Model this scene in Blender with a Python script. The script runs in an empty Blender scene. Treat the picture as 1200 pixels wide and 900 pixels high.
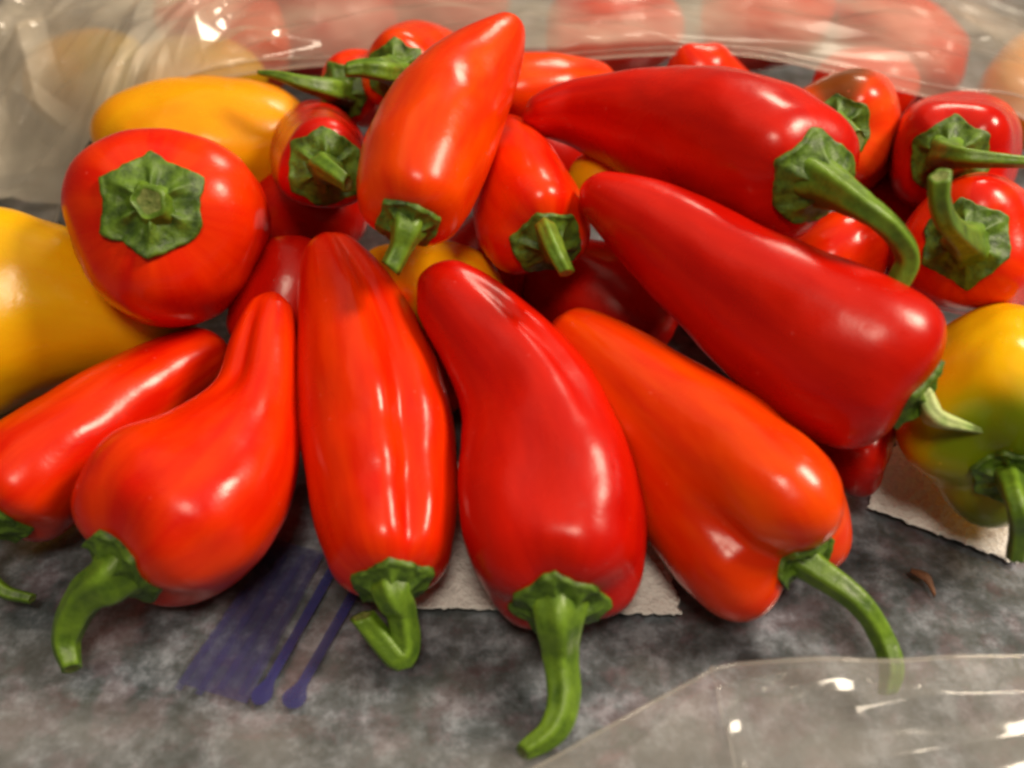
import bpy, bmesh, math, random
from mathutils import Vector, noise
from mathutils.bvhtree import BVHTree

# ---------------------------------------------------------------- camera, light, exposure
S = bpy.context.scene
COL = S.collection
PITCH = math.radians(42.0)
HFOV = math.radians(54.0)
CAM = Vector((0.0, -0.244, 0.25))
FPX = 600.0 / math.tan(HFOV / 2)
FWD = Vector((0, math.cos(PITCH), -math.sin(PITCH)))
UPV = Vector((0, math.sin(PITCH), math.cos(PITCH)))
RGT = Vector((1, 0, 0))

cam_data = bpy.data.cameras.new('camera')
cam = bpy.data.objects.new('camera', cam_data)
COL.objects.link(cam)
cam.location = CAM
cam.rotation_euler = (math.pi / 2 - PITCH, 0, 0)
cam_data.angle = HFOV
cam_data.clip_start = 0.01
cam_data.clip_end = 50
cam_data.dof.use_dof = True
cam_data.dof.focus_distance = 0.315
cam_data.dof.aperture_fstop = 6.8
S.camera = cam

world = bpy.data.worlds.new('World')
S.world = world
world.use_nodes = True
bg = world.node_tree.nodes['Background']
bg.inputs[0].default_value = (1.0, 0.80, 0.54, 1)
bg.inputs[1].default_value = 0.10


def area(name, loc, target, size, power, col, shape='DISK'):
    d = bpy.data.lights.new(name, 'AREA')
    d.shape = shape
    d.size = size
    d.energy = power
    d.color = col
    o = bpy.data.objects.new(name, d)
    COL.objects.link(o)
    o.location = loc
    o.rotation_euler = (Vector(target) - Vector(loc)).to_track_quat('-Z', 'Y').to_euler()
    return o


WARM = (1.0, 0.84, 0.64)
area('kitchen_lamp', (0.86, 0.06, 1.00), (0, 0, 0), 0.34, 17.5, WARM)
area('kitchen_lamp', (0.02, -0.62, 1.25), (0, 0, 0), 0.32, 7.5, WARM)
area('kitchen_lamp', (0.45, 1.12, 0.97), (0, 0.05, 0), 0.34, 7.0, WARM)
area('ceiling_glow', (-0.1, 0.35, 1.9), (0, 0, 0), 2.4, 7.0, (1.0, 0.82, 0.60))

S.view_settings.view_transform = 'Standard'
S.view_settings.look = 'None'
S.view_settings.exposure = 0.0
S.view_settings.gamma = 1.0
S.view_settings.use_curve_mapping = False
S.cycles.use_denoising = True
S.cycles.max_bounces = 10
S.cycles.transparent_max_bounces = 24
S.cycles.caustics_reflective = False
S.cycles.caustics_refractive = False
S.cycles.filter_width = 2.9


# ---------------------------------------------------------------- helpers
def nz(v):
    return noise.noise(v, noise_basis='PERLIN_NEW')


def ray(px, py):
    return FWD + RGT * ((px - 600.0) / FPX) + UPV * ((450.0 - py) / FPX)


def at(px, py, z):
    """the point of the place at height z seen at that spot of the 1200x900 photograph"""
    d = ray(px, py)
    return CAM + d * ((z - CAM.z) / d.z)


def depth(p):
    return (p - CAM).dot(FWD)


def smooth(e0, e1, x):
    t = max(0.0, min(1.0, (x - e0) / (e1 - e0)))
    return t * t * (3 - 2 * t)


def catmull(pts, n):
    """resample a list of equal-length tuples as a smooth curve, n samples spaced evenly by length"""
    P = [list(p) for p in pts]
    a = [2 * P[0][i] - P[1][i] for i in range(len(P[0]))]
    b = [2 * P[-1][i] - P[-2][i] for i in range(len(P[0]))]
    P = [a] + P + [b]
    fine = []
    for k in range(1, len(P) - 2):
        for j in range(24):
            t = j / 24
            fine.append([0.5 * (2 * P[k][i] + (P[k + 1][i] - P[k - 1][i]) * t
                         + (2 * P[k - 1][i] - 5 * P[k][i] + 4 * P[k + 1][i] - P[k + 2][i]) * t * t
                         + (3 * P[k][i] - P[k - 1][i] - 3 * P[k + 1][i] + P[k + 2][i]) * t ** 3)
                         for i in range(len(P[k]))])
    fine.append(P[-2])
    L = [0.0]
    for i in range(1, len(fine)):
        L.append(L[-1] + math.dist(fine[i][:3], fine[i - 1][:3]))
    tot = L[-1]
    return fine, L, tot


def sample(fine, L, s):
    lo, hi = 0, len(L) - 1
    if s <= 0:
        return fine[0]
    if s >= L[-1]:
        return fine[-1]
    while hi - lo > 1:
        m = (lo + hi) // 2
        if L[m] <= s:
            lo = m
        else:
            hi = m
    f = (s - L[lo]) / max(1e-9, L[hi] - L[lo])
    return [x + (y - x) * f for x, y in zip(fine[lo], fine[hi])]


def empty(name, loc, label, cat, group=None):
    o = bpy.data.objects.new(name, None)
    COL.objects.link(o)
    o.location = loc
    o.empty_display_size = 0.01
    o['label'] = label
    o['category'] = cat
    if group:
        o['group'] = group
    return o


def link_mesh(name, verts, faces, mat, parent=None, origin=None, smooth_=True, attr=None, mats=None, midx=None):
    org = origin or Vector((0, 0, 0))
    me = bpy.data.meshes.new(name)
    me.from_pydata([tuple(Vector(v) - org) for v in verts], [], faces)
    if attr:
        for an, vals in attr.items():
            a = me.attributes.new(an, 'FLOAT', 'POINT')
            a.data.foreach_set('value', vals)
    for m in (mats or [mat]):
        me.materials.append(m)
    if midx:
        me.polygons.foreach_set('material_index', midx)
    if smooth_:
        me.polygons.foreach_set('use_smooth', [True] * len(me.polygons))
    me.update()
    o = bpy.data.objects.new(name, me)
    COL.objects.link(o)
    if parent:
        o.parent = parent
    else:
        o.location = org
    return o


# ---------------------------------------------------------------- materials
def newmat(name):
    m = bpy.data.materials.new(name)
    m.use_nodes = True
    nt = m.node_tree
    nt.nodes.clear()
    out = nt.nodes.new('ShaderNodeOutputMaterial')
    return m, nt, out


def N(nt, typ, **kw):
    n = nt.nodes.new(typ)
    for k, v in kw.items():
        if k.startswith('i_'):
            key = k[2:]
            key = int(key) if key.isdigit() else key
            n.inputs[key].default_value = v
        else:
            setattr(n, k, v)
    return n


def ramp(nt, fac, stops):
    r = nt.nodes.new('ShaderNodeValToRGB')
    el = r.color_ramp.elements
    while len(el) > 1:
        el.remove(el[-1])
    el[0].position, el[0].color = stops[0][0], (*stops[0][1], 1)
    for p, c in stops[1:]:
        e = el.new(p)
        e.color = (*c, 1)
    nt.links.new(fac, r.inputs[0])
    return r.outputs[0]


def mixc(nt, fac, a, b):
    m = nt.nodes.new('ShaderNodeMix')
    m.data_type = 'RGBA'
    for sock, v in ((m.inputs[0], fac), (m.inputs[6], a), (m.inputs[7], b)):
        if isinstance(v, (tuple, list)):
            sock.default_value = (*v, 1)
        elif isinstance(v, (int, float)):
            sock.default_value = v
        else:
            nt.links.new(v, sock)
    return m.outputs[2]


def skin_mat(name, a, b, near=None, rough=0.23, patch=None):
    """waxy pepper skin: a and b are mottled, near is the unripe colour round the stem"""
    m, nt, out = newmat(name)
    L = nt.links.new
    tc = N(nt, 'ShaderNodeTexCoord')
    oi = N(nt, 'ShaderNodeObjectInfo')
    add = N(nt, 'ShaderNodeVectorMath', operation='ADD')
    sc = N(nt, 'ShaderNodeVectorMath', operation='SCALE')
    L(oi.outputs['Location'], sc.inputs[0])
    sc.inputs['Scale'].default_value = 7.0
    L(tc.outputs['Object'], add.inputs[0])
    L(sc.outputs[0], add.inputs[1])
    n1 = N(nt, 'ShaderNodeTexNoise', i_Scale=2.2, i_Detail=4.0, i_Roughness=0.55)
    pl = N(nt, 'ShaderNodeAttribute', attribute_name='peel')
    L(pl.outputs['Vector'], n1.inputs['Vector'])
    f = N(nt, 'ShaderNodeMapRange', i_1=0.36, i_2=0.66)
    L(n1.outputs[0], f.inputs[0])
    col = mixc(nt, f.outputs[0], a, b)
    at_t = N(nt, 'ShaderNodeAttribute', attribute_name='along')
    if near:
        n2 = N(nt, 'ShaderNodeTexNoise', i_Scale=30.0, i_Detail=2.0)
        L(add.outputs[0], n2.inputs['Vector'])
        s1 = N(nt, 'ShaderNodeMath', operation='MULTIPLY_ADD', i_1=0.5, i_2=-0.25)
        L(n2.outputs[0], s1.inputs[0])
        s2 = N(nt, 'ShaderNodeMath', operation='ADD')
        L(at_t.outputs['Fac'], s2.inputs[0])
        L(s1.outputs[0], s2.inputs[1])
        mr = N(nt, 'ShaderNodeMapRange', i_1=near[1], i_2=near[2], i_3=1.0, i_4=0.0)
        mr.interpolation_type = 'SMOOTHSTEP'
        L(s2.outputs[0], mr.inputs[0])
        col = mixc(nt, mr.outputs[0], col, near[0])
    if patch:
        sx = N(nt, 'ShaderNodeSeparateXYZ')
        L(pl.outputs['Vector'], sx.inputs[0])
        pm = N(nt, 'ShaderNodeMapRange', i_1=patch[0] + 0.72, i_2=patch[0] + 0.97)
        pm.interpolation_type = 'SMOOTHSTEP'
        L(sx.outputs[0], pm.inputs[0])
        pa = N(nt, 'ShaderNodeMapRange', i_1=0.22, i_2=0.50, i_3=0.9, i_4=0.0)
        pa.interpolation_type = 'SMOOTHSTEP'
        L(at_t.outputs['Fac'], pa.inputs[0])
        pp = N(nt, 'ShaderNodeMath', operation='MULTIPLY')
        L(pm.outputs[0], pp.inputs[0])
        L(pa.outputs[0], pp.inputs[1])
        col = mixc(nt, pp.outputs[0], col, patch[1])
    # pale pin-prick flecks in the skin
    vf = N(nt, 'ShaderNodeTexVoronoi', i_Scale=110.0)
    L(add.outputs[0], vf.inputs['Vector'])
    fk = N(nt, 'ShaderNodeMapRange', i_1=0.02, i_2=0.07, i_3=0.30, i_4=0.0)
    L(vf.outputs['Distance'], fk.inputs[0])
    col = mixc(nt, fk.outputs[0], col, tuple(min(1, c * 1.1 + 0.10) for c in b))
    p = N(nt, 'ShaderNodeBsdfPrincipled')
    L(col, p.inputs['Base Color'])
    nr = N(nt, 'ShaderNodeTexNoise', i_Scale=70.0, i_Detail=2.0)
    L(add.outputs[0], nr.inputs['Vector'])
    rr = N(nt, 'ShaderNodeMapRange', i_1=0.3, i_2=0.7, i_3=rough - 0.05, i_4=rough + 0.07)
    L(nr.outputs[0], rr.inputs[0])
    L(rr.outputs[0], p.inputs['Roughness'])
    p.inputs['IOR'].default_value = 1.38
    p.inputs['Subsurface Weight'].default_value = 0.12
    p.inputs['Subsurface Radius'].default_value = (1.0, 0.25, 0.08)
    p.inputs['Subsurface Scale'].default_value = 0.004
    nb = N(nt, 'ShaderNodeTexNoise', i_Scale=160.0, i_Detail=3.0, i_Roughness=0.6)
    L(add.outputs[0], nb.inputs['Vector'])
    bp = N(nt, 'ShaderNodeBump', i_Strength=0.12, i_Distance=0.0012)
    L(nb.outputs[0], bp.inputs['Height'])
    L(bp.outputs[0], p.inputs['Normal'])
    L(p.outputs[0], out.inputs[0])
    return m


def green_mat(name, dark, light, scale=260.0, rough=0.5):
    m, nt, out = newmat(name)
    L = nt.links.new
    tc = N(nt, 'ShaderNodeTexCoord')
    n1 = N(nt, 'ShaderNodeTexNoise', i_Scale=scale, i_Detail=4.0, i_Roughness=0.65)
    L(tc.outputs['Object'], n1.inputs['Vector'])
    col = ramp(nt, n1.outputs[0], [(0.34, dark), (0.52, tuple((x + y) / 2 for x, y in zip(dark, light))), (0.70, light)])
    ar = N(nt, 'ShaderNodeAttribute', attribute_name='rib')
    col = mixc(nt, ar.outputs['Fac'], col, tuple(min(1, c * 1.5) for c in light))
    p = N(nt, 'ShaderNodeBsdfPrincipled', i_Roughness=rough)
    L(col, p.inputs['Base Color'])
    bp = N(nt, 'ShaderNodeBump', i_Strength=0.5, i_Distance=0.0012)
    L(n1.outputs[0], bp.inputs['Height'])
    L(bp.outputs[0], p.inputs['Normal'])
    L(p.outputs[0], out.inputs[0])
    return m


RED = skin_mat('orange_red_skin', (0.66, 0.009, 0.0005), (0.82, 0.040, 0.0005))
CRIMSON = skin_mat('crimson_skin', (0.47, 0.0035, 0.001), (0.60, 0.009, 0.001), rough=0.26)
ORANGE_RED = skin_mat('scarlet_skin', (0.72, 0.028, 0.0005), (0.82, 0.070, 0.0005))
BROWNED = skin_mat('browned_skin', (0.78, 0.04, 0.004), (0.82, 0.08, 0.006), patch=((83 * 7.31) % 97, (0.14, 0.05, 0.008)))
YELLOW = skin_mat('yellow_skin', (0.80, 0.40, 0.002), (0.84, 0.48, 0.003), near=((0.55, 0.46, 0.006), 0.0, 0.30))
ORANGE = skin_mat('orange_skin', (0.80, 0.31, 0.002), (0.84, 0.39, 0.003))
GREENING = skin_mat('half_green_skin', (0.80, 0.44, 0.003), (0.84, 0.52, 0.004), near=((0.17, 0.24, 0.004), 0.0, 0.24))
CALYX = green_mat('calyx_green', (0.022, 0.058, 0.005), (0.125, 0.235, 0.016))
STEM = green_mat('stem_green', (0.045, 0.105, 0.006), (0.15, 0.27, 0.018), 150.0, 0.42)
CUT = green_mat('cut_stem_end', (0.10, 0.15, 0.025), (0.26, 0.30, 0.08), 500.0, 0.7)
PALE = green_mat('torn_pale_green', (0.22, 0.36, 0.09), (0.50, 0.58, 0.26), 200.0, 0.55)

# ---------------------------------------------------------------- countertop
m, nt, out = newmat('mottled_grey_counter')
L = nt.links.new
tc = N(nt, 'ShaderNodeTexCoord')
n0 = N(nt, 'ShaderNodeTexNoise', i_Scale=85.0, i_Detail=6.0, i_Roughness=0.72)
n1 = N(nt, 'ShaderNodeTexNoise', i_Scale=34.0, i_Detail=5.0, i_Roughness=0.65)
n2 = N(nt, 'ShaderNodeTexNoise', i_Scale=260.0, i_Detail=3.0)
mp = N(nt, 'ShaderNodeMapping')
mp.inputs['Location'].default_value = (3.1, 1.7, 0)
L(tc.outputs['Object'], mp.inputs[0])
for n in (n0, n2):
    L(tc.outputs['Object'], n.inputs['Vector'])
L(mp.outputs[0], n1.inputs['Vector'])
c0 = ramp(nt, n0.outputs[0], [(0.40, (0.012, 0.018, 0.019)), (0.46, (0.056, 0.071, 0.086)), (0.51, (0.118, 0.140, 0.176)), (0.56, (0.235, 0.273, 0.343)), (0.64, (0.447, 0.506, 0.620))])
c1 = ramp(nt, n1.outputs[0], [(0.38, (0.143, 0.074, 0.114)), (0.46, (0.062, 0.095, 0.114)), (0.54, (0.093, 0.118, 0.150)), (0.60, (0.212, 0.153, 0.204))])
c2 = ramp(nt, n2.outputs[0], [(0.42, (0.018, 0.022, 0.029)), (0.58, (0.212, 0.240, 0.302))])
ca = mixc(nt, 0.42, c0, c1)
cb = mixc(nt, 0.14, ca, c2)
p = N(nt, 'ShaderNodeBsdfPrincipled', i_Roughness=0.34)
L(cb, p.inputs['Base Color'])
bp = N(nt, 'ShaderNodeBump', i_Strength=0.08, i_Distance=0.001)
L(n2.outputs[0], bp.inputs['Height'])
L(bp.outputs[0], p.inputs['Normal'])
L(p.outputs[0], out.inputs[0])
COUNTER = m
X0, X1, Y0, Y1, T = -1.2, 1.2, -0.55, 1.1, -0.04
vs = [(X0, Y0, 0), (X1, Y0, 0), (X1, Y1, 0), (X0, Y1, 0), (X0, Y0, T), (X1, Y0, T), (X1, Y1, T), (X0, Y1, T)]
fs = [(0, 1, 2, 3), (4, 7, 6, 5), (0, 4, 5, 1), (1, 5, 6, 2), (2, 6, 7, 3), (3, 7, 4, 0)]
ct = link_mesh('countertop', vs, fs, COUNTER, smooth_=False)
ct['kind'] = 'structure'


# ---------------------------------------------------------------- paper towels
def towel_mat():
    m, nt, out = newmat('white_paper_towel')
    L = nt.links.new
    tc = N(nt, 'ShaderNodeTexCoord')
    n = N(nt, 'ShaderNodeTexNoise', i_Scale=900.0, i_Detail=3.0)
    L(tc.outputs['Object'], n.inputs['Vector'])
    v = N(nt, 'ShaderNodeTexVoronoi', i_Scale=330.0)
    L(tc.outputs['Object'], v.inputs['Vector'])
    col = ramp(nt, n.outputs[0], [(0.3, (0.76, 0.76, 0.77)), (0.7, (0.89, 0.89, 0.90))])
    p = N(nt, 'ShaderNodeBsdfPrincipled', i_Roughness=0.95)
    L(col, p.inputs['Base Color'])
    ad = N(nt, 'ShaderNodeMath', operation='ADD')
    L(n.outputs[0], ad.inputs[0])
    L(v.outputs['Distance'], ad.inputs[1])
    bp = N(nt, 'ShaderNodeBump', i_Strength=0.8, i_Distance=0.0012)
    L(ad.outputs[0], bp.inputs['Height'])
    L(bp.outputs[0], p.inputs['Normal'])
    L(p.outputs[0], out.inputs[0])
    return m


TOWEL = towel_mat()


def towel(name, corners, label, seed, z0):
    """quad sheet with a ragged edge, two plies thick; corners are pixels in order"""
    c = [at(px, py, z0) for px, py in corners]
    n = 70
    verts = []
    for k in range(2):
        for j in range(n + 1):
            for i in range(n + 1):
                u, v = i / n, j / n
                p = c[0] * (1 - u) * (1 - v) + c[1] * u * (1 - v) + c[2] * u * v + c[3] * (1 - u) * v
                e = min(u, v, 1 - u, 1 - v)
                q = Vector((p.x * 160, p.y * 160, seed))
                if e < 0.03:
                    p = p + Vector((nz(q * 3), nz(q * 3 + Vector((9, 2, 4))), 0)) * 0.0012
                h = 0.0012 * (0.5 + 0.5 * nz(q * 0.15)) + 0.0005 * nz(q * 0.6)
                verts.append(Vector((p.x, p.y, z0 + max(0.0002, h) + (0.0006 if k == 0 else 0.0))))
    faces = []
    o2 = (n + 1) ** 2
    for j in range(n):
        for i in range(n):
            a = j * (n + 1) + i
            faces.append((a, a + 1, a + n + 2, a + n + 1))
            faces.append((o2 + a, o2 + a + n + 1, o2 + a + n + 2, o2 + a + 1))
    for i in range(n):
        for a, b in ((i, i + 1), ((n + 1) * n + i + 1, (n + 1) * n + i), ((n + 1) * (i + 1), (n + 1) * i), ((n + 1) * i + n, (n + 1) * (i + 1) + n)):
            faces.append((a, o2 + a, o2 + b, b))
    t = link_mesh(name, verts, faces, TOWEL, origin=c[0].copy())
    t['label'] = label
    t['category'] = 'paper towel'
    return t


towel('paper_towel', [(470, 714), (798, 722), (752, 560), (480, 540)],
      'white paper towel whose straight edge shows between the stems of the two middle front peppers', 3.0, 0.0022)
towel('paper_towel', [(1015, 596), (1190, 662), (1330, 480), (1090, 430)],
      'white paper towel with ragged edge under the half green yellow pepper', 8.0, 0.0022)


# ---------------------------------------------------------------- peppers
PEPPERS = {}


def pepper(key, name, label, group, mat, spine, lobes=3, lobe=0.05, phase=0.0, grooves=(), dents=(),
           calyx=None, stem=None, stem_r=(13, 9), corners=6, cap=0.62, tip=0.9, pal=False, seed=None,
           nose=0.0, dimple=0.10, flat_stem=False, nick=0.0, stem_label=None, rough_amp=0.045, capp=2.6, bulge_k=1.3, cone=0.40):
    seed = seed if seed is not None else (sum(ord(ch) for ch in key) * 7.31) % 97
    pts = []
    for (px, py, z, hw) in spine:
        w = at(px, py, z)
        pts.append((w.x, w.y, w.z, hw * depth(w) / FPX))
    fine, Ls, tot = catmull(pts, 0)
    for _ in range(140):   # ease the bends so that the rings never fold into each other
        fine = [fine[0]] + [[(a + 2 * b + c) / 4 for a, b, c in zip(fine[k - 1], fine[k], fine[k + 1])] for k in range(1, len(fine) - 1)] + [fine[-1]]
    Ls = [0.0]
    for k in range(1, len(fine)):
        Ls.append(Ls[-1] + math.dist(fine[k][:3], fine[k - 1][:3]))
    tot = Ls[-1]
    R0, R1 = pts[0][3], pts[-1][3]
    capL = cap * max(R0, 0.8 * pts[1][3])
    tipL = min(tip * R1 * 1.3, 0.3 * tot)
    NS, NT = 72, 72
    # stations denser at both ends
    ss = []
    for k in range(NS + 1):
        u = k / NS
        ss.append(tot * (u - math.sin(2 * math.pi * u) / (2 * math.pi) * 0.78))
    C = [Vector(sample(fine, Ls, s)[:3]) for s in ss]
    TG = []
    for k, s in enumerate(ss):
        a = Vector(sample(fine, Ls, s - tot * 0.02)[:3])
        b = Vector(sample(fine, Ls, s + tot * 0.02)[:3])
        TG.append((b - a).normalized())
    mid = NS // 2
    tocam = (CAM - C[mid]).normalized()
    e = tocam - TG[mid] * tocam.dot(TG[mid])
    if e.length < 0.35:
        e = UPV - TG[mid] * UPV.dot(TG[mid])
    E1 = [None] * (NS + 1)
    E1[mid] = e.normalized()
    for rng in (range(mid + 1, NS + 1), range(mid - 1, -1, -1)):
        prev = E1[mid]
        for k in rng:
            q = prev - TG[k] * prev.dot(TG[k])
            E1[k] = q.normalized()
            prev = E1[k]
    verts, along, peel = [], [], []

    def capf(x, p):
        x = max(0.0, min(1.0, x))
        return (1 - (1 - x) ** p) ** (1 / p)
    org = C[NS // 3].copy()
    org.z = min(c.z for c in C)
    for k, s in enumerate(ss):
        R = sample(fine, Ls, s)[3]
        f = capf(s / capL, capp) * capf((tot - s) / max(tipL, 1e-5), 1.9)
        t = s / tot
        E2 = TG[k].cross(E1[k])
        rr = R * f
        for j in range(NT):
            th = 2 * math.pi * j / NT
            a = lobe * (1.0 - 0.75 * smooth(0.15, 0.9, t))
            r = rr * (1 + a * math.cos(lobes * (th - phase) + 0.5 * t))
            for (gth, gw, gd, g0, g1) in grooves:
                d = (th - gth + math.pi) % (2 * math.pi) - math.pi
                w = smooth(g0 - 0.12, g0 + 0.08, t) * (1 - smooth(g1 - 0.12, g1 + 0.1, t))
                r -= R * f * gd * math.exp(-(d / gw) ** 2) * w
            for (dth, dt, dw, dl, dd) in dents:
                d = (th - dth + math.pi) % (2 * math.pi) - math.pi
                r -= R * f * dd * math.exp(-(d / dw) ** 2 - ((t - dt) / dl) ** 2)
            n3 = (C[k] + (E1[k] * math.cos(th) + E2 * math.sin(th)) * R)
            q = n3 * 42 + Vector((seed, seed * 1.7, 3))
            r += rr * (rough_amp * nz(q) + 0.45 * rough_amp * nz(q * 2.3))
            # sunk shoulder round the stem, its lobes swelling past it
            ins = dimple * R * (1 - f) ** 1.6 * (1 if s < capL else 0)
            bulge = lobe * bulge_k * R * math.cos(lobes * (th - phase)) * (f if s < capL else 1) * (1 - smooth(0, capL * 1.3, s))
            verts.append(C[k] + (E1[k] * math.cos(th) + E2 * math.sin(th)) * r + TG[k] * (ins - bulge))
            along.append(t)
            peel += [math.cos(th) + seed, math.sin(th) + seed * .7, t * 1.1]
    faces = []
    for k in range(NS):
        for j in range(NT):
            a, b = k * NT + j, k * NT + (j + 1) % NT
            faces.append((a, b, b + NT, a + NT))
    root = empty(name, org, label, 'pepper', group)
    bo = link_mesh('body', verts, faces, mat, root, org, attr={'along': along})
    pa = bo.data.attributes.new('peel', 'FLOAT_VECTOR', 'POINT')
    pa.data.foreach_set('vector', peel)
    PEPPERS[key] = root
    if calyx is None:
        return root
    bvh = BVHTree.FromPolygons(verts, faces)
    ax = -TG[0]
    base = C[0]
    Rc = calyx * depth(base) / FPX
    A1, A2 = E1[0], ax.cross(E1[0])
    rnd = random.Random(int(seed * 100))
    offs = [rnd.uniform(-0.13, 0.13) for _ in range(corners)]
    amp = [rnd.uniform(0.06, 0.22) for _ in range(corners)]
    sr0 = stem_r[0] * depth(base) / FPX
    NR, NC = 20, 110
    cv, rib, cf = [], [], []

    def surf(p):
        h = bvh.ray_cast(p + ax * 0.05, -ax, 0.09)
        if h[0] is not None:
            return h[0], h[1]
        h = bvh.find_nearest(p)
        return h[0], h[1]
    for i in range(NR + 2):
        for j in range(NC):
            th = 2 * math.pi * j / NC
            c = th / (2 * math.pi) * corners
            ci = int(round(c)) % corners
            fr = c - round(c)
            rim = Rc * (0.90 + amp[ci] * max(0.0, 1 - abs(fr + offs[ci]) / 0.42) ** 1.5
                        + 0.08 * nz(Vector((math.cos(th) * 2.2, math.sin(th) * 2.2, seed)))
                        + 0.03 * nz(Vector((math.cos(th) * 7, math.sin(th) * 7, seed))))
            v = min(1.0, i / NR)
            rho = rim * v
            p0 = base + (A1 * math.cos(th) + A2 * math.sin(th)) * rho
            hp, hn = surf(p0)
            ridge = max(0.0, 1 - abs(fr) / 0.22)
            hgt = Rc * (cone * (1 - v) ** 1.7) + 0.0011 + Rc * 0.15 * ridge * (1 - abs(2 * v - 0.9))
            hgt += Rc * (0.06 * nz(hp * 220 + Vector((seed, 0, 0))) + 0.02 * nz(hp * 700 + Vector((seed, 4, 0)))) * smooth(0, .3, v)
            if v > 0.8:
                hgt += 0.0009 * smooth(0.8, 1.0, v) * (0.6 + nz(Vector((th * 3, seed, 1))))
            if i == NR + 1:
                hgt = -0.0006
            cv.append(hp + ax * hgt * (1 if v < 0.8 else 0.75) + hn * (hgt * 0.25 if v >= 0.8 else 0))
            rib.append(0.35 * ridge * (1 - v) + 0.18 * max(0, nz(hp * 220)))
    for i in range(NR + 1):
        for j in range(NC):
            a, b = i * NC + j, i * NC + (j + 1) % NC
            cf.append((a, a + NC, b + NC, b))
    link_mesh('calyx', cv, cf, CALYX, root, org, attr={'rib': rib})
    if stem:
        inner, _ = surf(base)
        p0 = inner - ax * 0.001
        p1 = inner + ax * (Rc * (cone + 0.02))
        sp = [tuple(p0) + (sr0 * 1.55,), tuple(p1) + (sr0 * 1.12,)]
        if stem == 'stub':
            stem = []
            sp.append(tuple(p1 + ax * Rc * 0.16) + (stem_r[1] * depth(p1) / FPX,))
        for q in stem:
            w = at(q[0], q[1], q[2])
            rw = (q[3] if len(q) > 3 else None)
            sp.append(tuple(w) + ((rw * depth(w) / FPX) if rw else 0.0,))
        for k in range(2, len(sp)):
            if sp[k][3] == 0.0:
                u = (k - 1) / (len(sp) - 2)
                w = Vector(sp[k][:3])
                sp[k] = sp[k][:3] + ((stem_r[0] + (stem_r[1] - stem_r[0]) * u) * depth(w) / FPX,)
        fi, sl, st = catmull(sp, 0)
        K, M = 40, 30
        sv, sf, srib, mi = [], [], [], []
        prev = None
        for k in range(K + 1):
            s = st * k / K
            c = Vector(sample(fi, sl, s)[:3])
            r = sample(fi, sl, s)[3]
            tg = (Vector(sample(fi, sl, s + st * .02)[:3]) - Vector(sample(fi, sl, s - st * .02)[:3])).normalized()
            if prev is None:
                prev = tg.orthogonal()
            prev = (prev - tg * prev.dot(tg)).normalized()
            e2 = tg.cross(prev)
            u = k / K
            for j in range(M):
                th = 2 * math.pi * j / M
                rb = math.cos(5 * th + seed + u * 0.8)
                rad = r * (1 + 0.085 * rb + 0.05 * nz(c * 260 + Vector((math.cos(th), math.sin(th), seed)) * 0.8))
                cut = tg * (0.35 * r * math.cos(th + seed) if k == K else 0)
                sv.append(c + (prev * math.cos(th) * (0.86 if not flat_stem else 0.5) + e2 * math.sin(th)) * rad + cut)
                srib.append(max(0, rb) * 0.35)
        for k in range(K):
            for j in range(M):
                a, b = k * M + j, k * M + (j + 1) % M
                sf.append((a, b, b + M, a + M))
                mi.append(0)
        cend = Vector(sample(fi, sl, st)[:3])
        ring = [len(sv) + j for j in range(M)]
        for j in range(M):
            sv.append(cend + (sv[K * M + j] - cend) * 0.72)
            srib.append(0)
        ctr = len(sv)
        sv.append(cend - tg * r * 0.35)
        srib.append(0)
        for j in range(M):
            a, b = K * M + j, K * M + (j + 1) % M
            sf.append((a, b, ring[(j + 1) % M], ring[j]))
            mi.append(0)
            sf.append((ring[j], ring[(j + 1) % M], ctr))
            mi.append(1)
        so = link_mesh('stem', sv, sf, None, root, org, attr={'rib': srib}, mats=[PALE if pal else STEM, CUT], midx=mi)
        if stem_label:
            so['label'] = stem_label
    return root


GF = 'red sweet peppers fanned out along the front of the pile'
GP = 'red sweet peppers heaped on the pile'
GY = 'yellow and orange sweet peppers in the pile'
GB = 'peppers left in the bag behind the clear film'

# ---- front row, stems toward the viewer
pepper('A', 'red_pepper', 'red pepper at the left edge, stem end cut off by the frame', GF, RED,
       [(-12, 606, .026, 62), (25, 568, .028, 76), (95, 512, .030, 66), (175, 454, .032, 52), (235, 418, .033, 38), (266, 404, .033, 24)],
       lobe=.06, calyx=48, stem=[(-25, 655, .015), (0, 690, .010), (38, 702, .008)], stem_r=(12, 6))
pepper('B', 'red_pepper', 'glossy red pepper with hooked upright tip and thick green stem curving down left', GF, RED,
       [(142, 668, .028, 80), (198, 614, .030, 118), (260, 556, .034, 100), (303, 472, .042, 53), (309, 410, .050, 41), (317, 366, .056, 29), (322, 342, .060, 16)],
       lobe=.085, phase=.5, cap=.52, capp=3.0, calyx=56, stem=[(100, 700, .022, 22), (78, 745, .012, 17), (84, 784, .007, 11)], stem_r=(26, 11),
       grooves=((-0.75, .28, .16, .62, .95), (.55, .22, .05, .02, .3)), dents=((1.2, .72, .5, .12, .10),), rough_amp=.04)
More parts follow.
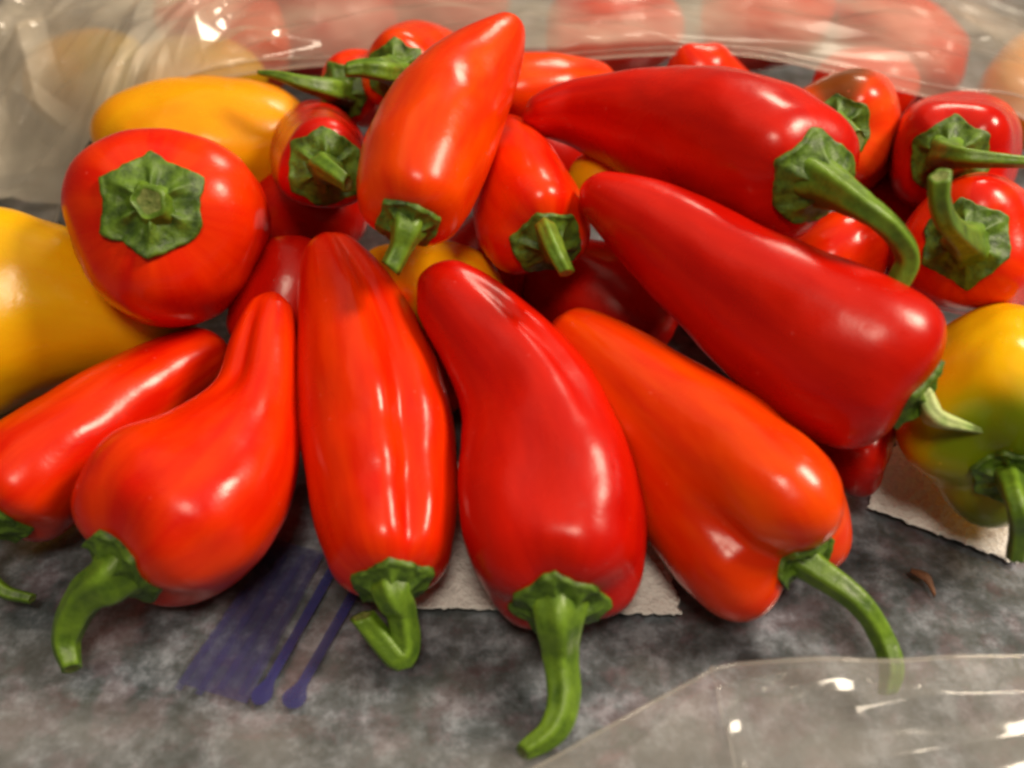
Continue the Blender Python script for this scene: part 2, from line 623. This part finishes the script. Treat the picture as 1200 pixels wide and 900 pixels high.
pepper('C', 'red_pepper', 'long red pepper with lengthwise crease and green stem folded back on itself', GF, RED,
       [(460, 687, .026, 62), (454, 605, .029, 84), (443, 505, .036, 92), (424, 405, .047, 76), (402, 335, .056, 54), (386, 296, .061, 34), (380, 278, .063, 22)],
       lobe=.018, phase=.1, grooves=((0.42, .20, .19, .04, .95),), rough_amp=.035,
       dents=((.1, .36, .7, .05, .055), (.1, .20, .7, .035, .045), (.8, .27, .4, .06, .05)), calyx=46, corners=5,
       stem=[(470, 715, .020, 19), (476, 754, .012, 18), (468, 772, .010, 16), (447, 750, .014, 15), (424, 722, .020, 14)], stem_r=(20, 13),
       stem_label='stem bent back sharply with a pale broken end')
pepper('D', 'red_pepper', 'broad crimson pepper at front centre, long straight green stem pointing at the viewer', GF, CRIMSON,
       [(655, 712, .027, 88), (652, 640, .029, 108), (646, 560, .034, 108), (624, 470, .044, 86), (577, 402, .055, 63), (535, 355, .062, 51), (506, 333, .066, 37), (491, 326, .067, 24)],
       lobes=4, lobe=.05, phase=.65, calyx=58, corners=7, stem=[(656, 765, .018, 23), (660, 815, .012, 21), (648, 855, .009, 18), (612, 882, .007, 11)], stem_r=(27, 12),
       grooves=((0.62, .16, .09, .45, .85),), dents=((.1, .22, .5, .07, .03), (-.4, .62, .5, .1, .06)), rough_amp=.04)
pepper('E', 'red_pepper', 'orange red pepper with two lobed end, its stem running under the film flap', GF, ORANGE_RED,
       [(954, 670, .028, 86), (905, 620, .030, 114), (838, 548, .036, 104), (762, 475, .044, 78), (702, 418, .050, 54), (664, 389, .052, 36), (648, 378, .053, 20)],
       lobes=3, lobe=.115, phase=0.62, calyx=42, grooves=((-0.45, .22, .20, -.2, .28),), bulge_k=2.0, dimple=.42,
       stem=[(1003, 702, .026, 17), (1033, 746, .018, 16), (1045, 782, .014, 16), (1040, 812, .010, 12)], stem_r=(21, 11))
# ---- second layer
pepper('F', 'red_pepper', 'long crimson pepper lying slantwise at right centre, pale torn stem against yellow pepper', GP, CRIMSON,
       [(1075, 464, .060, 88), (1016, 428, .064, 104), (930, 380, .068, 94), (848, 325, .074, 74), (765, 265, .080, 56), (708, 232, .084, 34), (682, 219, .085, 18)],
       lobe=.045, phase=.9, calyx=48, stem=[(1095, 488, .058, 24), (1122, 497, .056, 15), (1162, 508, .052, 4)], stem_r=(22, 4), pal=True, flat_stem=True,
       stem_label='pale torn stem', dents=((.1, .1, .5, .07, .04),))
pepper('G', 'red_pepper', 'long dark red pepper across the top right with big hooked green stem', GP, CRIMSON,
       [(956, 212, .099, 68), (915, 195, .095, 90), (848, 172, .089, 94), (765, 148, .085, 70), (685, 132, .084, 44), (640, 134, .084, 28), (612, 140, .083, 15)],
       lobe=.05, phase=.4, calyx=56, corners=5, cone=.62, stem=[(1010, 242, .104, 19), (1044, 268, .100, 16), (1064, 302, .092, 15), (1050, 338, .084, 14)], stem_r=(24, 14))
pepper('H', 'red_pepper', 'orange red pepper propped on top of the pile with its pointed tip up', GP, ORANGE_RED,
       [(478, 264, .088, 54), (488, 218, .092, 70), (514, 150, .098, 74), (550, 94, .105, 58), (585, 50, .112, 34), (601, 24, .115, 14)],
       lobe=.04, calyx=38, stem=[(470, 290, .084, 14), (458, 314, .080, 13)], stem_r=(18, 13),
       dents=((.05, .62, .45, .09, .10), (-.7, .42, .5, .12, .05)), rough_amp=.045)
pepper('I', 'red_pepper', 'small bright red pepper tucked between the upright pepper and the long dark ones', GP, RED,
       [(643, 286, .072, 56), (622, 250, .072, 68), (602, 192, .070, 50), (588, 160, .066, 30)],
       lobe=.08, phase=.3, calyx=44, stem=[(640, 268, .086, 13), (652, 296, .088, 12), (664, 320, .084, 10)], stem_r=(15, 10))
pepper('J', 'red_pepper', 'small round dark red pepper seen end on left of the upright pepper', GP, CRIMSON,
       [(381, 197, .082, 50), (378, 188, .070, 58), (374, 176, .050, 56), (370, 165, .036, 30)],
       lobe=.06, calyx=46, corners=6, stem=[(380, 196, .091, 16), (398, 208, .092, 12), (408, 216, .091, 10)], stem_r=(18, 10))
pepper('K', 'red_pepper', 'large round red pepper seen end on at the left with wide green cap', GP, RED,
       [(178, 240, .094, 94), (192, 258, .080, 114), (206, 276, .060, 108), (222, 300, .040, 66)],
       lobes=3, lobe=.045, phase=1.2, calyx=62, corners=6, stem='stub', stem_r=(24, 21), cap=.75, cone=.24, rough_amp=.05)
pepper('N', 'red_pepper', 'dark red pepper mostly hidden between the big round one and the creased one', GP, CRIMSON,
       [(318, 420, .030, 56), (335, 360, .042, 64), (348, 310, .050, 60), (352, 286, .053, 44)], lobe=.03)
pepper('O', 'red_pepper', 'red pepper at the back beside the upright tip, stem pointing left', GP, ORANGE_RED,
       [(464, 84, .092, 42), (482, 82, .080, 54), (515, 84, .066, 50), (545, 88, .054, 28)], lobe=.06,
       calyx=36, stem=[(448, 82, .101, 15), (425, 80, .102, 12), (406, 82, .102, 9)], stem_r=(17, 9))
pepper('P', 'red_pepper', 'small red pepper at the back, thin green stem lying over the yellow pepper', GP, RED,
       [(402, 106, .078, 34), (418, 102, .074, 44), (445, 108, .068, 42), (475, 118, .060, 24)], lobe=.05,
       calyx=32, stem=[(384, 104, .084, 14), (355, 97, .088, 10), (325, 88, .090, 6), (303, 85, .090, 3)], stem_r=(15, 3))
pepper('Q', 'red_pepper', 'orange red pepper at the back just right of the upright tip', GP, ORANGE_RED,
       [(575, 118, .070, 40), (612, 108, .072, 46), (665, 106, .070, 42), (715, 100, .064, 24)], lobe=.05)
pepper('R', 'red_pepper', 'red pepper tip poking up behind the long dark pepper', GP, RED,
       [(880, 180, .030, 40), (855, 140, .045, 48), (825, 98, .062, 46), (806, 66, .074, 36), (802, 54, .077, 22)], lobe=.03, tip=1.0)
pepper('S', 'red_pepper', 'orange red pepper with a brownish patch beside its cap, behind the hooked stem', GP, BROWNED,
       [(982, 150, .080, 56), (983, 154, .066, 72), (982, 158, .048, 64), (978, 158, .036, 34)], lobe=.08, phase=.7,
       calyx=38, stem=[(992, 154, .087, 14), (1005, 166, .088, 13)], stem_r=(16, 13))
pepper('U', 'red_pepper', 'dark red pepper at the right edge with thin stem pointing right', GP, CRIMSON,
       [(1112, 184, .080, 60), (1118, 182, .066, 74), (1122, 178, .046, 66), (1126, 170, .032, 34)], lobes=4, lobe=.055, phase=.98,
       calyx=46, stem=[(1122, 184, .092, 14), (1160, 187, .094, 10), (1206, 190, .093, 7)], stem_r=(20, 7), cone=.6)
pepper('V', 'red_pepper', 'red pepper at the right edge with pale stem standing up toward the viewer', GP, RED,
       [(1132, 284, .078, 66), (1138, 290, .064, 84), (1144, 292, .046, 76), (1150, 290, .032, 40)], lobe=.07, phase=.2,
       calyx=50, stem=[(1124, 276, .090, 17), (1108, 258, .100, 15), (1101, 232, .108, 14), (1102, 206, .114, 14)], stem_r=(24, 14))
pepper('W', 'red_pepper', 'red pepper half hidden beneath the big hooked stem', GP, RED,
       [(920, 340, .040, 44), (955, 318, .046, 58), (990, 298, .050, 56), (1016, 288, .048, 38)], lobe=.07)
pepper('Y', 'red_pepper', 'dark red pepper showing only in the gap above the right paper towel', GP, CRIMSON,
       [(1040, 550, .026, 38), (1018, 540, .026, 48), (980, 500, .028, 50), (930, 450, .026, 30)], lobe=.04)
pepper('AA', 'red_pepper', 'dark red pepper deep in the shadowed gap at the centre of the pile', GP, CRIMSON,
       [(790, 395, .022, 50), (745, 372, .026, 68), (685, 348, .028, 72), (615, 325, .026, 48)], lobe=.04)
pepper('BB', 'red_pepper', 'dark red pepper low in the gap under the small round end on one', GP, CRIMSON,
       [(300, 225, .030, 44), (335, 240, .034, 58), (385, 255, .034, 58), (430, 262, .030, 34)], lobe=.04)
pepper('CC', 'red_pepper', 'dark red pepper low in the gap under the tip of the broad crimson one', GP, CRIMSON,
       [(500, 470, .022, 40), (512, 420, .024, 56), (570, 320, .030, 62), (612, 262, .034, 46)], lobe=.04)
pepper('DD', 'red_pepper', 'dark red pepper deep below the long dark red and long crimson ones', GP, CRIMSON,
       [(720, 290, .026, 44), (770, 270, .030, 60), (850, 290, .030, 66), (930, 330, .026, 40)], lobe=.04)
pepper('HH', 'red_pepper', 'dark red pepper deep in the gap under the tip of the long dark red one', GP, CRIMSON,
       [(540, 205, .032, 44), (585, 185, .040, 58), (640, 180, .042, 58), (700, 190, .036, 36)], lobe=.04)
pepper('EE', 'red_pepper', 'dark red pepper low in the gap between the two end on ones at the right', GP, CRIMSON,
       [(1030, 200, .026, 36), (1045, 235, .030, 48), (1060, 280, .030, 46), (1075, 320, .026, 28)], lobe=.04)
# ---- yellow and orange
pepper('L', 'yellow_pepper', 'yellow orange pepper lying at the back left behind the large round red one', GY, ORANGE,
       [(128, 205, .050, 62), (190, 180, .052, 80), (270, 174, .052, 82), (335, 170, .048, 66), (368, 178, .042, 42)], lobe=.07, phase=.3, calyx=40,
       stem=[(100, 215, .05), (85, 225, .045)], stem_r=(13, 9))
pepper('M', 'yellow_pepper', 'big yellow pepper at the left edge with greenish patch, tapering to the right', GY, YELLOW,
       [(-95, 385, .040, 120), (-20, 368, .042, 124), (60, 362, .042, 102), (140, 376, .038, 64), (205, 392, .032, 34), (235, 396, .030, 18)],
       lobes=3, lobe=.07, phase=.9, rough_amp=.05, calyx=50, stem=[(-160, 400, .045, 18), (-190, 430, .03, 14)], stem_r=(22, 14))
pepper('X', 'yellow_pepper', 'yellow pepper turning green round its cap at the right edge', GY, GREENING,
       [(1184, 568, .042, 88), (1180, 520, .042, 116), (1172, 460, .040, 106), (1175, 410, .034, 60)], lobes=4, lobe=.085, phase=.3, dimple=.35, bulge_k=1.2,
       calyx=42, stem=[(1192, 590, .052, 15), (1196, 620, .044, 14), (1190, 655, .034, 12)], stem_r=(18, 12))
pepper('Z', 'orange_pepper', 'orange pepper showing as an arc under the cap of the upright pepper', GY, ORANGE,
       [(436, 322, .044, 36), (475, 334, .048, 50), (530, 340, .048, 58), (590, 366, .042, 42)], lobe=.03)
pepper('ZZ', 'orange_pepper', 'orange pepper showing as a small wedge under the long dark red pepper', GY, ORANGE,
       [(680, 226, .054, 34), (708, 216, .060, 44), (745, 226, .058, 40), (785, 245, .050, 24)], lobe=.03)

# ---- peppers further back, seen through the film
pepper('b1', 'red_pepper', 'red pepper seen through the film at the top left', GB, RED,
       [(185, 30, 0.040, 44), (225, 22, 0.042, 56), (290, 15, 0.040, 49), (330, 10, 0.036, 24)], lobe=.04)
pepper('b2', 'orange_pepper', 'orange pepper seen through the film behind the back left yellow pepper', GB, ORANGE_RED,
       [(345, 62, 0.036, 44), (300, 54, 0.040, 54), (250, 56, 0.040, 46), (215, 62, 0.036, 24)], lobe=.04)
pepper('b3', 'yellow_pepper', 'yellow pepper blurred by creased film at the left', GB, YELLOW,
       [(170, 110, 0.030, 51), (125, 100, 0.034, 66), (75, 100, 0.028, 54), (45, 108, 0.022, 27)], lobe=.05)
pepper('b11', 'yellow_pepper', 'ochre looking yellow pepper seen through the film above the back left one', GB, YELLOW,
       [(165, 105, 0.032, 39), (200, 96, 0.036, 51), (260, 88, 0.036, 46), (310, 78, 0.032, 24)], lobe=.05)
pepper('b4', 'red_pepper', 'dark red pepper seen through the film just left of the back stems', GB, CRIMSON,
       [(320, 50, 0.036, 44), (365, 38, 0.040, 61), (420, 28, 0.040, 56), (455, 22, 0.036, 29)], lobe=.04)
pepper('b5', 'red_pepper', 'dark red pepper seen through the film above the left pointing stem', GB, CRIMSON,
       [(450, 10, 0.036, 49), (500, 5, 0.040, 63), (550, 2, 0.040, 56), (590, 0, 0.036, 29)], lobe=.04)
pepper('b6', 'red_pepper', 'pale looking red pepper seen through the film right of the upright tip', GB, RED,
       [(640, 50, 0.036, 41), (690, 42, 0.040, 56), (750, 36, 0.040, 51), (790, 30, 0.036, 27)], lobe=.04)
pepper('b7', 'red_pepper', 'red pepper seen through the film at the top centre right', GB, RED,
       [(820, 25, 0.038, 49), (870, 18, 0.042, 66), (925, 15, 0.040, 59), (965, 12, 0.036, 29)], lobe=.04)
pepper('b8', 'red_pepper', 'red pepper seen through the film behind the one with the brownish patch', GB, RED,
       [(985, 100, 0.050, 44), (1010, 110, 0.054, 56), (1030, 125, 0.054, 56), (1042, 145, 0.050, 34)], lobe=.04)
pepper('b9', 'red_pepper', 'slanting red pepper seen through the film at the top right', GB, RED,
       [(1010, 20, 0.036, 41), (1050, 48, 0.042, 56), (1095, 80, 0.042, 51), (1125, 100, 0.038, 27)], lobe=.04)
pepper('b10', 'orange_pepper', 'orange pepper seen through the film at the right edge', GB, ORANGE,
       [(1215, 80, 0.036, 44), (1205, 105, 0.042, 56), (1215, 140, 0.040, 51), (1230, 160, 0.036, 27)], lobe=.04)


# ---------------------------------------------------------------- plastic bag
def film_mat(name, haze, var, tint=(0.86, 0.82, 0.78), rough=0.10, streak=40.0, shine=0.22, blur=0.0, fade=False):
    m, nt, out = newmat(name)
    L = nt.links.new
    tc = N(nt, 'ShaderNodeTexCoord')
    n = N(nt, 'ShaderNodeTexNoise', i_Scale=streak, i_Detail=3.0)
    L(tc.outputs['Object'], n.inputs['Vector'])
    f = N(nt, 'ShaderNodeMapRange', i_1=0.35, i_2=0.7, i_3=max(0.0, haze - var), i_4=haze + var)
    L(n.outputs[0], f.inputs[0])
    if fade:
        fa = N(nt, 'ShaderNodeAttribute', attribute_name='thickness')
        fm = N(nt, 'ShaderNodeMath', operation='MULTIPLY')
        L(f.outputs[0], fm.inputs[0])
        L(fa.outputs['Fac'], fm.inputs[1])
        f = fm
    tr = N(nt, 'ShaderNodeBsdfTransparent')
    tr.inputs[0].default_value = (0.97, 0.965, 0.955, 1)
    clear = tr.outputs[0]
    if blur:
        rf = N(nt, 'ShaderNodeBsdfRefraction', i_IOR=1.03, i_Roughness=0.30)
        rf.inputs[0].default_value = (0.98, 0.97, 0.96, 1)
        mb = N(nt, 'ShaderNodeMixShader', i_0=blur)
        L(tr.outputs[0], mb.inputs[1])
        L(rf.outputs[0], mb.inputs[2])
        clear = mb.outputs[0]
    df = N(nt, 'ShaderNodeBsdfDiffuse')
    df.inputs[0].default_value = (*tint, 1)
    tl = N(nt, 'ShaderNodeBsdfTranslucent')
    tl.inputs[0].default_value = (*tint, 1)
    mm = N(nt, 'ShaderNodeMixShader', i_0=0.25)
    L(df.outputs[0], mm.inputs[1])
    L(tl.outputs[0], mm.inputs[2])
    m1 = N(nt, 'ShaderNodeMixShader')
    L(f.outputs[0], m1.inputs[0])
    L(clear, m1.inputs[1])
    L(mm.outputs[0], m1.inputs[2])
    gl = N(nt, 'ShaderNodeBsdfGlossy', i_Roughness=rough)
    fr0 = N(nt, 'ShaderNodeFresnel', i_IOR=1.45)
    fr = N(nt, 'ShaderNodeMath', operation='MINIMUM', i_1=shine)
    L(fr0.outputs[0], fr.inputs[0])
    m2 = N(nt, 'ShaderNodeMixShader')
    L(fr.outputs[0], m2.inputs[0])
    L(m1.outputs[0], m2.inputs[1])
    L(gl.outputs[0], m2.inputs[2])
    L(m2.outputs[0], out.inputs[0])
    return m


FILM_BACK = film_mat('hazy_bag_film', 0.27, 0.14, tint=(0.90, 0.81, 0.68), rough=0.20, shine=0.03, streak=22.0, blur=0.25)
FILM_SIDE = film_mat('creased_side_film', 0.46, 0.20, tint=(0.94, 0.86, 0.72), rough=0.11, shine=0.10, streak=18.0, fade=True)
FILM_FLAT = film_mat('clear_bag_film', 0.04, 0.03, rough=0.2, shine=0.06)
FILM_FLAP = film_mat('hazy_flap_film', 0.20, 0.06, tint=(0.84, 0.83, 0.83), rough=0.12, shine=0.055)

bag = empty('plastic_bag', at(600, 120, 0), 'clear plastic bag lying open round the peppers, cloudy film folded back behind them', 'bag')


def lerp_at(f, u):
    x = u * (len(f) - 1)
    k = min(len(f) - 2, int(x))
    return [a + (b - a) * (x - k) for a, b in zip(f[k], f[k + 1])]


def sheet(name, rows, mat, nu, nv, wrinkle, thick=None):
    """film through a grid of control points (world), rows x cols, with creases"""
    nr, nc = len(rows), len(rows[0])
    lines = []
    for r in rows:
        fi, sl, st = catmull([tuple(p) for p in r], 0)
        lines.append([lerp_at(fi, i / nu) for i in range(nu + 1)])
    verts = []
    for i in range(nu + 1):
        fi, sl, st = catmull([lines[k][i] for k in range(nr)], 0)
        for j in range(nv + 1):
            q = Vector(lerp_at(fi, j / nv)[:3])
            verts.append(q + wrinkle(q, i / nu, j / nv))
    faces = []
    for i in range(nu):
        for j in range(nv):
            a = i * (nv + 1) + j
            faces.append((a, a + 1, a + nv + 2, a + nv + 1))
    return link_mesh(name, verts, faces, mat, bag, bag.location.copy()), verts


class Creases:
    """straight folds pressed into the film: each a narrow tent with a sharp crest that fades at its ends"""
    def __init__(self, seed):
        self.r = random.Random(seed)
        self.c = {}

    def add(self, a, b, w, amp):
        d = Vector((b.x - a.x, b.y - a.y, 0))
        n = d.length
        d.normalize()
        rec = (a.x, a.y, d.x, d.y, n, w, amp)
        cells = set()
        for k in range(int(n / 0.004) + 2):
            for ox in (-w, 0, w):
                for oy in (-w, 0, w):
                    t = min(n, k * 0.004)
                    cells.add((math.floor((a.x + d.x * t + ox) * 60), math.floor((a.y + d.y * t + oy) * 60)))
        for c in cells:
            self.c.setdefault(c, []).append(rec)

    def scatter(self, n, x0, x1, y0, y1, ang, spread, amp):
        for _ in range(n):
            x, y = self.r.uniform(x0, x1), self.r.uniform(y0, y1)
            t = ang + self.r.gauss(0, spread)
            ln = self.r.uniform(.03, .12)
            w = self.r.uniform(.004, .013)
            self.add(Vector((x, y, 0)), Vector((x + math.cos(t) * ln, y + math.sin(t) * ln, 0)), w, self.r.uniform(.3, 1) * amp * w)

    def h(self, x, y):
        o = 0.0
        for ax, ay, dx, dy, n, w, amp in self.c.get((math.floor(x * 60), math.floor(y * 60)), ()):
            px, py = x - ax, y - ay
            c = abs(px * dy - py * dx)
            if c < w:
                l = (px * dx + py * dy) / n
                if 0 < l < 1:
                    o += amp * (1 - c / w) * 4 * l * (1 - l)
        return o


CB = Creases(5)
CB.scatter(170, -.42, -.12, .03, .34, 1.35, .5, .55)
CB.scatter(80, -.20, .25, .15, .34, 0.15, .45, .22)
CB.scatter(90, .14, .48, .08, .36, -0.75, .4, .45)


def w_back(q, u, v):
    k = 0.06 + 0.94 * smooth(0.06, 0.22, v)
    h = CB.h(q.x, q.y) + 0.005 * nz(q * 12 + Vector((3, 1, 0))) + 0.0012 * nz(q * 34)
    return Vector((0.15 * h, -0.25 * h, h)) * k


lip = [(66, 262, .012), (84, 205, .030), (120, 150, .050), (210, 106, .066), (370, 78, .074), (600, 76, .076), (760, 66, .076), (880, 66, .075), (1000, 92, .072), (1100, 118, .070), (1185, 132, .066), (1260, 190, .050)]
r1 = [(-10, 240, .006), (20, 150, .030), (80, 80, .054), (190, 60, .070), (360, 45, .078), (600, 48, .082), (760, 40, .082), (880, 38, .080), (1010, 52, .078), (1120, 70, .074), (1230, 80, .066), (1330, 130, .040)]
r2 = [(-110, 200, .004), (-60, 80, .030), (20, 0, .050), (170, 0, .062), (350, -10, .072), (600, -10, .076), (760, -10, .076), (880, -10, .076), (1020, -5, .072), (1140, 0, .066), (1290, 10, .055), (1420, 60, .030)]
r3 = [(-240, 150, .003), (-180, 20, .020), (-80, -70, .034), (130, -90, .045), (330, -110, .052), (600, -110, .056), (760, -110, .056), (880, -110, .054), (1030, -105, .050), (1180, -95, .044), (1380, -70, .034), (1560, 0, .020)]
back_rows = [[at(*p) for p in r] for r in (lip, r1, r2, r3)]
_, bv = sheet('back_film', back_rows, FILM_BACK, 480, 170, w_back)

# a second layer of film bunched up at the left, lying on the first
def w_side(q, u, v):
    h = CS.h(q.x, q.y) + 0.004 * nz(q * 16 + Vector((8, 2, 5)))
    return Vector((0.2 * h, -0.3 * h, h)) * (0.2 + 0.8 * smooth(0, 0.15, v))


CS = Creases(17)
CS.scatter(190, -.42, -.10, .02, .34, 1.2, .6, .75)
s0 = [(74, 240, .022), (92, 190, .042), (128, 140, .060), (205, 98, .076), (300, 74, .082), (380, 66, .084)]
s1 = [(-8, 230, .018), (22, 142, .040), (82, 72, .063), (170, 52, .079), (270, 36, .086), (370, 26, .088)]
s2 = [(-110, 190, .014), (-60, 70, .040), (20, -10, .059), (140, -20, .071), (250, -30, .078), (370, -40, .080)]
s3 = [(-240, 140, .010), (-180, 10, .030), (-80, -80, .043), (100, -105, .054), (230, -125, .058), (360, -140, .060)]
sf, _ = sheet('side_film', [[at(*p) for p in r] for r in (s0, s1, s2, s3)], FILM_SIDE, 260, 170, w_side)
sf.data.attributes.new('thickness', 'FLOAT', 'POINT').data.foreach_set('value', [1 - smooth(0.55, 1.0, i / 260) for i in range(261) for j in range(171)])

# thickened mouth of the bag: a double seam strip along the lip
NV = 171
lipv = [bv[i * NV] for i in range(481)]


def seam(name, pts, r, mat):
    v, f = [], []
    M = 8
    for k, c in enumerate(pts):
        t = (pts[min(k + 1, len(pts) - 1)] - pts[max(k - 1, 0)]).normalized()
        e1 = (Vector((0, 0, 1)) - t * t.z).normalized()
        e2 = t.cross(e1)
        for j in range(M):
            a = 2 * math.pi * j / M
            v.append(c + (e1 * math.cos(a) + e2 * math.sin(a)) * r)
    for k in range(len(pts) - 1):
        for j in range(M):
            a, b = k * M + j, k * M + (j + 1) % M
            f.append((a, b, b + M, a + M))
    return link_mesh(name, v, f, mat, bag, bag.location.copy())


SEAM = film_mat('seam_film', 0.18, 0.05, rough=0.08)
seam('mouth_seam', [p + Vector((0, 0, .0004)) for p in lipv], 0.0008, SEAM)
seam('mouth_seam', [bv[i * NV + 17] + Vector((0, 0, .0006)) for i in range(130, 481)], 0.0006, SEAM)


CF = Creases(9)
CF.scatter(22, -.32, .32, -.16, .0, 0.2, .8, .07)


def w_flat(q, u, v):
    return Vector((0, 0, 0.0004 * (1 + nz(q * 14)) + CF.h(q.x, q.y)))


fl = [[Vector((x, y, .0006)) for x in (-.34, -.17, 0, .17, .34)] for y in (-.165, -.05, .1, .25, .42)]
sheet('bottom_film', fl, FILM_FLAT, 230, 230, w_flat)


# front flap at the lower right
CP = Creases(4)
for pa_, pb_, w_, a_ in (((846, 792), (858, 925), .0035, .0016), ((835, 800), (842, 850), .002, .0008), ((850, 872), (1010, 782), .006, .0020),
                         ((1000, 836), (1260, 812), .005, .0018), ((700, 905), (840, 800), .004, .0014), ((930, 905), (1240, 850), .006, .0016)):
    CP.add(at(*pa_, .022), at(*pb_, .022), w_, a_)
CP.scatter(14, .02, .28, -.15, -.09, .4, .7, .15)


def w_flap(q, u, v):
    h = 0.0005 * nz(q * 20) * v + CP.h(q.x, q.y)
    return Vector((0, 0, h))


f0 = [(560, 935, .004), (640, 893, .010), (735, 840, .018), (826, 791, .022), (842, 785, .022), (950, 777, .022), (1080, 774, .022), (1210, 768, .022), (1330, 765, .018)]
f1 = [(600, 960, .006), (690, 925, .015), (770, 880, .022), (838, 832, .024), (850, 829, .024), (955, 815, .024), (1080, 812, .0245), (1210, 806, .0235), (1330, 800, .022)]
f2 = [(640, 1000, .005), (720, 970, .012), (800, 930, .020), (856, 892, .022), (866, 889, .022), (960, 868, .021), (1080, 862, .020), (1210, 855, .020), (1330, 850, .016)]
f3 = [(680, 1060, .008), (760, 1040, .012), (820, 1010, .017), (874, 987, .017), (884, 984, .017), (970, 960, .017), (1080, 950, .017), (1210, 945, .017), (1330, 940, .012)]
flap_rows = [[at(*p) for p in r] for r in (f0, f1, f2, f3)]
_, fv = sheet('front_flap', flap_rows, FILM_FLAP, 170, 70, w_flap)
seam('flap_edge', [fv[i * 71] for i in range(171)], 0.0006, SEAM)

FILM_EDGE = film_mat('faint_edge_film', 0.09, 0.06, tint=(0.80, 0.82, 0.86), fade=True, rough=0.15, shine=0.05)
g0 = [(-80, 800, .004), (80, 806, .005), (230, 826, .005), (400, 842, .005), (560, 862, .006), (660, 880, .006)]
g1 = [(-80, 850, .006), (80, 862, .007), (230, 876, .007), (400, 890, .007), (570, 905, .007), (690, 915, .006)]
g2 = [(-80, 960, .003), (80, 965, .003), (230, 970, .003), (400, 975, .003), (580, 985, .003), (720, 990, .003)]


def w_edge(q, u, v):
    return Vector((0, 0, 0.0006 * nz(q * 18) + 0.4 * CF.h(q.x, q.y)))


fe, _ = sheet('front_edge_film', [[at(*p) for p in r] for r in (g0, g1, g2)], FILM_EDGE, 120, 40, w_edge)
fe.data.attributes.new('thickness', 'FLOAT', 'POINT').data.foreach_set('value', [smooth(0.0, 0.45, j / 40) for i in range(121) for j in range(41)])

# ---- purple print on the bag's lower film
m, nt, out = newmat('purple_print')
L = nt.links.new
tc = N(nt, 'ShaderNodeTexCoord')
n = N(nt, 'ShaderNodeTexNoise', i_Scale=220.0, i_Detail=2.0)
L(tc.outputs['Object'], n.inputs['Vector'])
p = N(nt, 'ShaderNodeBsdfPrincipled', i_Roughness=0.35)
p.inputs['Base Color'].default_value = (0.030, 0.034, 0.17, 1)
tr = N(nt, 'ShaderNodeBsdfTransparent')
f = N(nt, 'ShaderNodeMapRange', i_1=0.3, i_2=0.7, i_3=0.68, i_4=0.9)
L(n.outputs[0], f.inputs[0])
mx = N(nt, 'ShaderNodeMixShader')
L(f.outputs[0], mx.inputs[0])
L(tr.outputs[0], mx.inputs[1])
L(p.outputs[0], mx.inputs[2])
L(mx.outputs[0], out.inputs[0])
INK = m
m2 = m.copy()
m2.name = 'faded_purple_print'
for nn in m2.node_tree.nodes:
    if nn.type == 'MAP_RANGE':
        nn.inputs[3].default_value = 0.32
        nn.inputs[4].default_value = 0.52
    if nn.type == 'BSDF_PRINCIPLED':
        nn.inputs['Base Color'].default_value = (0.060, 0.058, 0.19, 1)
INK_FADED = m2


def stripe(name, a, b, w0, w1, mat, z, blob=None):
    """flat printed stripe from pixel a to pixel b, widths in px, rounded blob at b"""
    n = 90
    A, B = at(*a, z), at(*b, z)
    d = (B - A).normalized()
    s = Vector((d.y, -d.x, 0))
    v, f = [], []
    Lt = (B - A).length
    for k in range(n + 1):
        u = k / n
        w = (w0 + (w1 - w0) * u)
        if blob:
            x = (u - (1 - blob[1])) / blob[1]
            if x > 0:
                w = w + (blob[0] - w) * smooth(0.0, 0.62, x)
                if x > 0.55:
                    w *= math.sqrt(max(0.0, 1 - ((x - 0.55) / 0.45) ** 2))
        q = A.lerp(B, u)
        hw = w * depth(q) / FPX / 2 * (1 + 0.05 * nz(q * 500))
        v += [q - s * hw, q + s * hw]
    for k in range(n):
        f.append((2 * k, 2 * k + 1, 2 * k + 3, 2 * k + 2))
    return link_mesh(name, v, f, mat, bag, bag.location.copy())


PZ = 0.0026
stripe('printed_stripe', (405, 640), (300, 826), 12, 12, INK, PZ, (25, .15))
stripe('printed_stripe', (440, 650), (338, 830), 12, 13, INK, PZ, (29, .15))
stripe('printed_band', (352, 640), (248, 812), 62, 92, INK_FADED, PZ)
for k, (xa, xb) in enumerate(((318, 208), (334, 232), (356, 258), (376, 282))):
    stripe('printed_stripe', (xa, 650), (xb, 808 + (k % 2) * 6), 7, 9, INK_FADED, PZ + 0.0002)

# ---------------------------------------------------------------- little brown flake on the counter
v, f = [], []
K = 12
a, b, c = at(1066, 670, .0035), at(1086, 680, .005), at(1095, 700, .0035)
fi, sl, st = catmull([tuple(a), tuple(b), tuple(c)], 0)
for k in range(K + 1):
    q = Vector(sample(fi, sl, st * k / K))
    w = 0.0011 * math.sin(math.pi * (0.08 + 0.84 * k / K))
    for dz in (0, 0.0005):
        v += [q + Vector((-w * .6, -w, dz)), q + Vector((w * .6, w, dz + .001))]
for k in range(K):
    o = 4 * k
    f += [(o, o + 1, o + 5, o + 4), (o + 2, o + 6, o + 7, o + 3), (o, o + 4, o + 6, o + 2), (o + 1, o + 3, o + 7, o + 5)]
f += [(0, 2, 3, 1), (4 * K, 4 * K + 1, 4 * K + 3, 4 * K + 2)]
BROWN = green_mat('dry_brown', (0.10, 0.045, 0.025), (0.22, 0.10, 0.05), 300.0, 0.7)
fl_ = link_mesh('dry_flake', v, f, BROWN, origin=at(1080, 688, 0.0))
fl_['label'] = 'tiny curled brown flake lying on the counter right of the front stem'
fl_['category'] = 'crumb'
